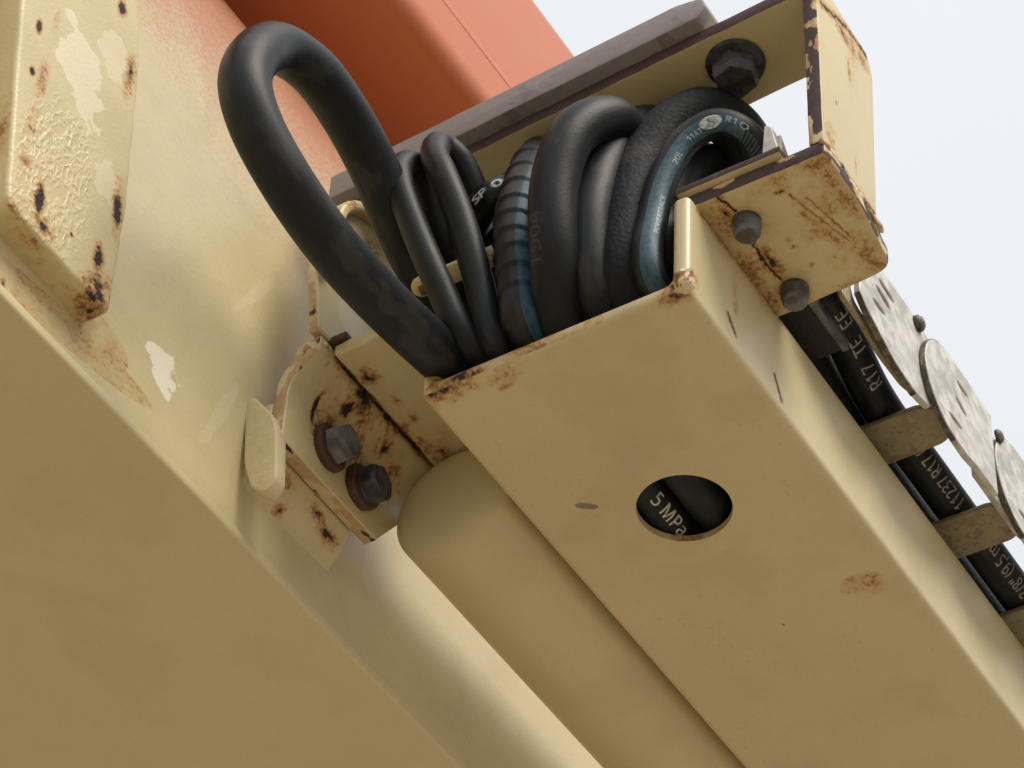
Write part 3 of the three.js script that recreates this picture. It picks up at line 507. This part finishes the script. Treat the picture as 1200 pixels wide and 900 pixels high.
// hose cover: rubber, with print drawn by a canvas callback (x in mm along, canvas is 2r*PI mm tall)
function rubber(L, r, o = {}) {
  const W = o.w || 1024, Hh = 128 * (o.hs || 1), seed = o.seed || 1, circ = 2 * Math.PI * r;
  let ink = null;
  if (o.print) {
    const cv = document.createElement('canvas'); cv.width = W; cv.height = Hh; const c = cv.getContext('2d'); c.clearRect(0, 0, W, Hh);
    KXY = (W / L) / (Hh / circ); o.print(c, W / L, Hh / circ, W, Hh); ink = c.getImageData(0, 0, W, Hh).data;
  }
  const base = o.base || [0.0095, 0.0128, 0.0165];
  return texSet(W, Hh, (u, v) => {
    const x = u * L, y = v * circ, big = fbm(x * 0.03 + seed * 9, y * 0.06 + seed, 4) - 0.5, mid = fbm(x * 0.16 + seed, y * 0.3, 4) - 0.5, f = vn(x * 2 + seed, y * 2) - 0.5;
    let col = base.map(c => c * (1 + 0.9 * big + 0.35 * mid)); let rough = (o.rough || 0.5) + 0.2 * big + 0.1 * mid, h = 0.5 + 0.2 * f + (o.weave ? 0.5 * (vn(x * 1.1, y * 1.1) - 0.5) : 0.06 * mid);
    const du = sm(0.56, 0.72, fbm(x * 0.05 + 30 * seed, y * 0.09, 5)); col = mix(col, [0.055, 0.056, 0.055], du * 0.42 * (o.dust ?? 1)); rough += du * 0.12;
    const sc = sm(0.765, 0.80, fbm(x * 0.09 + seed * 4, y * 0.9 + 3, 3)); col = mix(col, [0.05, 0.05, 0.047], sc * 0.15);
    if (ink) { const k = ((Hh - 1 - Math.floor(v * Hh)) * W + Math.floor(u * W)) * 4, a = ink[k + 3] / 255; if (a > 0) { if (o.emboss && ink[k + 2] > 200 && ink[k] < 80) { h += 0.5 * a; col = mix(col, [0.06, 0.064, 0.07], a * 0.8); } else { const worn = 0.62 + 0.38 * sm(0.36, 0.5, fbm(x * 0.6 + seed, y * 0.6, 3)); col = mix(col, [ink[k], ink[k + 1], ink[k + 2]].map(z => Math.pow(z / 255, 2.2)), a * worn); rough += 0.05 * a; } } }
    return [...col, rough, h];
  }, o.bump || 0.0003, { specularIntensity: 0.6 }, o.rough || 0.5);
}
const V3 = (x, y, z) => new THREE.Vector3(x, y, z);
const X = (px, py, x) => at(px, py, 'x', x);
let KXY = 1;   // canvas pixels per mm along / around
const text = (c, str, x, y, size, col, rot = 0, font = 'sans-serif', sx = 1) => { c.save(); c.translate(x, y); c.rotate(rot); c.scale(sx * KXY, 1); c.fillStyle = col; c.font = size + 'px ' + font; c.textBaseline = 'middle'; c.textAlign = 'center'; c.fillText(str, 0, 0); c.restore(); };
function hose(label, pts, r, o = {}) {
  const p0 = pts.map(p => p.isVector3 ? p : V3(...p)), g = sweep(p0, r, o.nl || 220, 28, o.rf, o.ref ?? false), m = rubber(g.userData.L, r, { ...o, print: o.print && ((c, kx, ky, W, Hh) => o.print(c, kx, ky, W, Hh, g.userData)) });
  const b = pts[Math.floor(pts.length / 2)], bb = b.isVector3 ? b : V3(...b);
  const t = thing('hydraulic_hose', label, 'hose', [bb.x, bb.y - r, bb.z], 'hoses looping out of the trough mouth');
  part('cover', g, m, t); return t;
}
// thick hose with the large free loop
hose('thick black rubber hose in a large free loop outside the trough mouth', [[240, 16, -104], [120, 17, -104], [50, 20, -106], X(528, 427, 8), X(508, 410, -5), X(440, 345, -45), X(385, 283, -80), X(336, 213, -110), X(300, 147, -130), X(287, 100, -138), X(298, 67, -133), X(328, 57, -115), X(368, 84, -92), X(405, 135, -65), X(435, 190, -42), X(462, 250, -20), X(485, 300, 0), [25, 82, -136], [90, 76, -120], [420, 76, -110]], 11.2, { seed: 2, nl: 300 });
// two thin hoses
hose('thin black hose in a narrow loop touching the thick free loop', [[240, 18, -100], [120, 18, -98], [40, 22, -101], X(547, 400, 0), X(517, 340, -12), X(489, 275, -22), X(470, 222, -28), X(468, 200, -26), X(484, 194, -16), X(500, 225, -4), X(515, 275, 10), [40, 92, -126], [120, 76, -92], [420, 76, -88]], 6.4, { seed: 3 });
hose('thin black hose with the tallest narrow loop, leaning on the bracket top plate', [[240, 36, -96], [120, 34, -96], [40, 30, -94], X(582, 405, 6), X(561, 330, -5), X(540, 258, -15), X(520, 207, -22), X(510, 185, -22), X(517, 171, -13), X(537, 187, -4), X(556, 225, 8), [34, 106, -116], [120, 92, -100], [420, 92, -98]], 6.6, { seed: 4 });
// short shiny hose with white print
hose('shiny black hose with white marks crossing behind the wrapped hose', [[120, 60, -108], [60, 82, -118], X(552, 285, 18), X(562, 250, 8), X(585, 228, 6), X(612, 224, 14), [40, 122, -80], [120, 90, -66], [420, 90, -66]], 8.2, {
  seed: 5, ref: true, rough: 0.28, print: (c, kx, ky, W, Hh, q) => { const s = q.sNear(X(578, 232, 8)); text(c, 'SP 0', s * kx, Hh * 0.40, 5.5 * ky, '#ffffff', 0, 'bold sans-serif'); },
});
// hose wrapped in overlapping strip, blue stripe
{
  const step = 13;
  hose('wrapped black hose with a pale blue stripe and stepped overlaps', [[240, 13.6, -81], [120, 13.6, -81], [65, 15.5, -81], [32, 19, -80.7], [14, 22, -80.5], X(615, 375, 2), X(608, 330, -2), X(604, 270, -3), X(617, 212, 5), X(640, 188, 22), [60, 132, -84], [130, 92, -76], [420, 92, -76]], 9.6, {
    seed: 6, ref: true, nl: 760, w: 2048, hs: 2, rf: s => (s < 150 ? 9.4 : 9.0 + 1.15 * (1 - ((s + 4 * Math.sin(s * 0.045)) / step) % 1)),
    print: (c, kx, ky, W, Hh, q) => {
      const s0 = q.sNear(X(619, 402, 5)) - 20, s1 = q.sNear(X(620, 208, 8)) + 6;
      const gcol = '#2f5062'; c.fillStyle = gcol; c.fillRect(s0 * kx, Hh * 0.5, (s1 - s0) * kx, Hh * 0.13);
      text(c, 'U X  N', (s0 * 0.45 + s1 * 0.55) * kx, Hh * 0.60, 6.4 * ky, '#0b141b', 0, 'bold sans-serif', 1.2);
      const h = q.sNear(V3(118, 13.6, -81)); text(c, '5 MPa', h * kx, Hh * 0.53, 9.6 * ky, '#d8d8d8', Math.PI);
      text(c, 'WP 21.', (h + 34) * kx, Hh * 0.53, 9.6 * ky, '#d8d8d8', Math.PI);
    },
  });
}
// embossed 1904 hose
hose('thick black hose embossed 1904 in a tall loop', [[240, 15.5, -60], [120, 15.5, -60], [60, 17, -60.5], X(660, 378, 10), X(650, 300, -10), X(650, 215, -20), X(670, 160, -20), X(700, 141, -11), X(726, 148, 3), [40, 112, -52], [110, 92, -62], [420, 90, -62]], 10.6, {
  seed: 7, ref: true, w: 2048, hs: 2, emboss: true, print: (c, kx, ky, W, Hh, q) => { const s = q.sNear(X(648, 285, -11)); text(c, '1904', s * kx, Hh * 0.36, 9.5 * ky, '#0000ff', 0, 'bold sans-serif', 1.1); },
});
hose('black hose with two cuts, half hidden between thicker loops', [[240, 24, -38], [120, 24, -40], [50, 25, -44], X(700, 350, 10), X(690, 270, -2), X(702, 212, 0), X(726, 166, 10), X(762, 149, 26), X(800, 168, 44), [80, 104, -34], [120, 90, -41], [420, 88, -41]], 10.2, {
  seed: 8, ref: true, print: (c, kx, ky, W, Hh, q) => { c.strokeStyle = '#000000'; c.lineWidth = 0.9 * kx; for (const [px, py, x] of [[706, 200, 2], [717, 180, 6]]) { const s = q.sNear(X(px, py, x)) * kx; c.beginPath(); c.moveTo(s, Hh * 0.45); c.lineTo(s + 2 * kx, Hh * 0.72); c.stroke(); } },
});
hose('thick black hose with a rough woven cover beside the blue striped hose', [[240, 24, -18], [120, 24, -22], [50, 26, -30], X(738, 340, 14), X(736, 262, 8), X(754, 195, 12), X(788, 148, 18), X(828, 132, 28), X(864, 152, 44), X(884, 190, 58), [100, 92, -6], [128, 86, -13.5], [200, 84.2, -19], [420, 84.2, -19]], 11.6, { seed: 9, weave: true, rough: 0.7, dust: 1.4, bump: 0.0007 });
hose('black hose arching inside the bend of the blue striped hose', [[200, 40, -27], [70, 41, -27], X(779, 290, 20), X(786, 240, 26), X(802, 208, 36), X(830, 190, 48), X(856, 204, 60), [104, 96, -14], [150, 104, -14], [420, 104, -14]], 8.6, { seed: 12 });
// blue striped hose that runs on into the chain with white lettering
hose('black hose with blue stripe and white lettering bending into the chain', [[240, 18, -17], [120, 18, -18], [40, 18, -19], X(763, 325, 5), X(766, 250, 5), X(781, 202, 6), X(807, 162, 8), X(839, 145, 11), X(868, 153, 17), X(889, 180, 28), [62, 92, 14], [95, 84.5, 12], [125, 82.6, 9], [165, 81.6, 4], [230, 81.6, 3.4], [420, 81.6, 3.4]], 9.0, {
  rf: s => 6.7 + 2.4 * sm(340, 400, s),
  seed: 10, ref: true, nl: 400, w: 2048, hs: 2, print: (c, kx, ky, W, Hh, q) => {
    const S = (px, py, x) => q.sNear(X(px, py, x));
    const s0 = S(763, 325, 5) - 25, s1 = S(872, 145, 18);
    c.fillStyle = '#3d5765'; c.beginPath(); const y0 = 0.41, y1 = 0.60; c.moveTo(s0 * kx, Hh * y0); c.lineTo(s1 * kx, Hh * y0); c.lineTo((s1 + 3) * kx, Hh * y1); c.lineTo(s0 * kx, Hh * y1); c.fill();
    const col = '#b4c0c6';
    text(c, 'POWERTRACK', S(764, 265, 5) * kx, Hh * 0.555, 4.6 * ky, col, 0, 'bold sans-serif', 0.95);
    text(c, '20L', S(785, 195, 7) * kx, Hh * 0.53, 5.0 * ky, col, 0, 'italic bold sans-serif');
    text(c, '11AT', S(806, 163, 8) * kx, Hh * 0.515, 5.0 * ky, col, 0, 'italic bold sans-serif');
    const e = S(835, 146, 10.6) * kx; c.fillStyle = '#c9d2d6'; c.beginPath(); c.ellipse(e, Hh * 0.48, 6.0 * kx, 4.0 * ky, 0, 0, 7); c.fill(); text(c, 'S', e, Hh * 0.48, 7.5 * ky, '#6f8b98', 0.15, 'italic bold serif', 1.3);
    text(c, 'R1Q', S(860, 150, 15) * kx, Hh * 0.46, 4.8 * ky, col, 0, 'bold sans-serif');
    c.strokeStyle = '#5d7f8c'; c.lineWidth = 0.35 * kx; for (let i = 0; i < 9; i++) { const s = S(868, 144, 17) * kx + i * 1.6 * kx; c.beginPath(); c.moveTo(s, Hh * 0.47); c.lineTo(s + 2 * kx, Hh * 0.60); c.stroke(); }
    // lay line in the chain, read towards the trough mouth
    const at2 = x => q.sNear(V3(x, 81.6, 3.4)) * kx, ink = '#b9b9b4', fs = 9.5 * ky, y = Hh * 0.455, R = Math.PI;
    text(c, 'EE', at2(110), y, fs, ink, R, 'sans-serif'); text(c, 'TE', at2(126), y, fs, ink, R, 'sans-serif'); text(c, 'R17', at2(146), y, fs, ink, R, 'sans-serif');
    text(c, '11237 R17 / 6', at2(217), y, fs, ink, R, 'sans-serif', 0.85); text(c, '3/8" (9,5 mm', at2(290), y, fs, ink, R, 'sans-serif', 0.85);
  },
});

// ------------------------------------------------------------------ steel drag chain above the trough
{
  const t = thing('drag_chain', 'steel drag chain of rounded galvanised link plates with cross bars beneath the hoses', 'drag chain', [180, 57, 0]);
  const zP = 31, zQ = -78;
  const arc = (cx, cy, r, a0, a1, n) => { const o = []; for (let i = 0; i <= n; i++) { const a = a0 + (a1 - a0) * i / n; o.push([cx + r * Math.cos(a), cy + r * Math.sin(a)]); } return o; };
  const slot = (x, y, l, w, a) => { const o = []; for (let i = 0; i < 16; i++) { const b = i / 16 * Math.PI * 2, u = Math.cos(b) * l / 2, v = Math.sin(b) * w / 2, c = Math.cos(a), s = Math.sin(a); o.push([x + u * c - v * s, y + u * s + v * c]); } return o.reverse(); };
  // link plate: round head (outer), waist, inner tail joggled under the next head
  const link = cx => {
    const L = new THREE.Group(); L.name = 'link'; t.add(L);
    const cy = 84;
    for (const [zf, sgn] of [[zP, 1], [zQ, -1]]) {
      const head = [...arc(cx, cy, 27.5, Math.PI * 0.5, Math.PI * 1.5, 22), [cx + 12, cy - 28], [cx + 24, cy - 25.5], [cx + 44, cy - 25.5], [cx + 44, cy + 25.5], [cx + 24, cy + 27]];
      const holes = [slot(cx + 12, cy + 15, 11, 3.2, -0.05), slot(cx + 9, cy + 1, 12, 3.4, -0.25), slot(cx + 1, cy - 15, 13, 3.2, 0.05)];
      const g = extr(head, 'z', sgn > 0 ? zf : zf - 3.2, sgn > 0 ? zf + 3.2 : zf, 0.5, holes, 1);
      const sp = part('side_plate', boxUV(g, 60), mGalv, L);
      // dark rim: cut edge of the head
      const rim = extr([...arc(cx, cy, 27.9, Math.PI * 0.62, Math.PI * 1.5, 22), ...arc(cx, cy, 26.6, Math.PI * 1.5, Math.PI * 0.62, 22)], 'z', sgn > 0 ? zf + 0.3 : zf - 2.9, sgn > 0 ? zf + 2.9 : zf - 0.3, 0.2, [], 1);
      part('rim', boxUV(rim, 30), mGalvEdge, sp);
      // tail plate
      const tail = [[cx + 30, cy - 22], ...arc(cx + 72, cy, 22, -Math.PI / 2, Math.PI / 2, 14), [cx + 30, cy + 22]];
      const tg = extr(tail, 'z', sgn > 0 ? zf - 3.4 : zf + 0.2, sgn > 0 ? zf - 0.2 : zf + 3.4, 0.5, [], 1);
      part('tail_plate', boxUV(tg, 60), mGalv, L);
      if (sgn > 0) { part('rivet', boxUV(orient(lathe([[0, 0], [3.6, 0], [3.4, 1.6], [2.2, 2.6], [0, 3]], 18), [0, 0, 1], [cx + 50, cy + 17, zf + 3.0]), 30), mGalvEdge, L); }
    }
    // cross bar: folded strip with turned-up ends
    const bar = extr(ragged(rpoly([[cx - 14, zQ + 4], [cx - 14, zP - 8], [cx - 9, zP - 1], [cx + 8, zP - 1], [cx + 12, zP - 8], [cx + 12, zQ + 4]], [1, 3, 1, 1, 3, 1]), 8, 0.35, cx), 'y', 69, 72.2, 0.8, [], 2);
    const cb = part('cross_bar', boxUV(bar, 50), mZinc, L);
    part('tab', boxUV(extr(rpoly([[cx - 9, 69.4], [cx + 8, 69.4], [cx + 8, 82], [cx - 9, 82]], 2), 'z', zP - 3.4, zP - 0.6, 0.6, [], 1), 50), mZinc, cb);
  };
  for (const cx of [183, 256, 329, 402]) link(cx);
  // fixed end: plate held on the flange, with an inner angle
  const e = new THREE.Group(); e.name = 'end_plate'; t.add(e);
  const ep = rpoly([[97, 74], [106, 68], [130, 59], [150, 58], [166, 62], [170, 108], [160, 112], [100, 112]], [4, 4, 6, 6, 4, 4, 4, 6]);
  const cy = 84;
  part('side_plate', boxUV(extr(ep, 'z', zP - 3.4, zP - 0.2, 0.5, [slot(125, 101, 15, 3.6, -0.1), slot(121, 93, 14, 4, -0.2), slot(116, 82, 12, 3, 0.05)], 1), 60), mGalv, e);
  part('rim', boxUV(extr([[96.6, 74], [105.6, 67.4], [130, 58.4], [150, 57.4], [150, 58.6], [130, 59.8], [106.4, 68.8], [98, 74.6]], 'z', zP - 3.2, zP - 0.4, 0.2, [], 1), 30), mGalvEdge, e);
  part('rivet', boxUV(orient(lathe([[0, 0], [4.2, 0], [4.0, 2], [2.6, 3.4], [0, 3.8]], 18), [0, 0, 1], [156, 108, zP - 0.3]), 30), mGalvEdge, e);
  const ia = rpoly([[90, 68], [108, 68], [128, 64.5], [150, 66], [160, 70], [150, 72.5], [128, 71], [100, 75], [96, 96], [90, 96]], [3, 2, 5, 3, 2, 3, 5, 5, 1, 1]);
  part('inner_angle', boxUV(extr(ia, 'z', 23.2, 25.8, 0.5, [], 1), 50), mZinc, e);
}
// dark clamp block between flange and chain
{
  const t = thing('clamp_block', 'dark rubber clamp block behind the bolted flange', 'block', [100, 70, 2]);
  part('body', boxUV(extr(rpoly([[82, -60], [122, -60], [122, 9], [82, 9]], 1.5), 'y', 70.5, 75.0, 1, [], 2), 40), mBlackBlock, t);
  part('ridge', boxUV(extr(rpoly([[83, 9.2], [122, 9.2], [122, 13], [83, 13]], 1), 'y', 69.2, 75.4, 0.8, [], 2), 40), mBoltGrey, t);
}
// bright little wedge on the flange
{
  const t = thing('end_clip', 'small galvanised wedge clip standing on the bracket flange', 'clip', [16, 67, 44]);
  const A = at(893, 148, 'x', 9), B = at(906, 152, 'x', 11);
  const w = extr([[A.z - 1, 67.2], [A.z + 1, A.y], [B.z, B.y], [B.z + 4.5, 67.2]], 'x', 9, 14, 0.4, [], 1);
  part('body', boxUV(w, 60), mGalv, t);
  const f = extr([[14.2, 67.2], [34, 67.2], [14.2, B.y - 1]], 'z', B.z - 1, B.z + 2, 0.4, [], 1);
  part('fin', boxUV(f, 60), mGalv, t);
}

renderer.render(scene, camera);
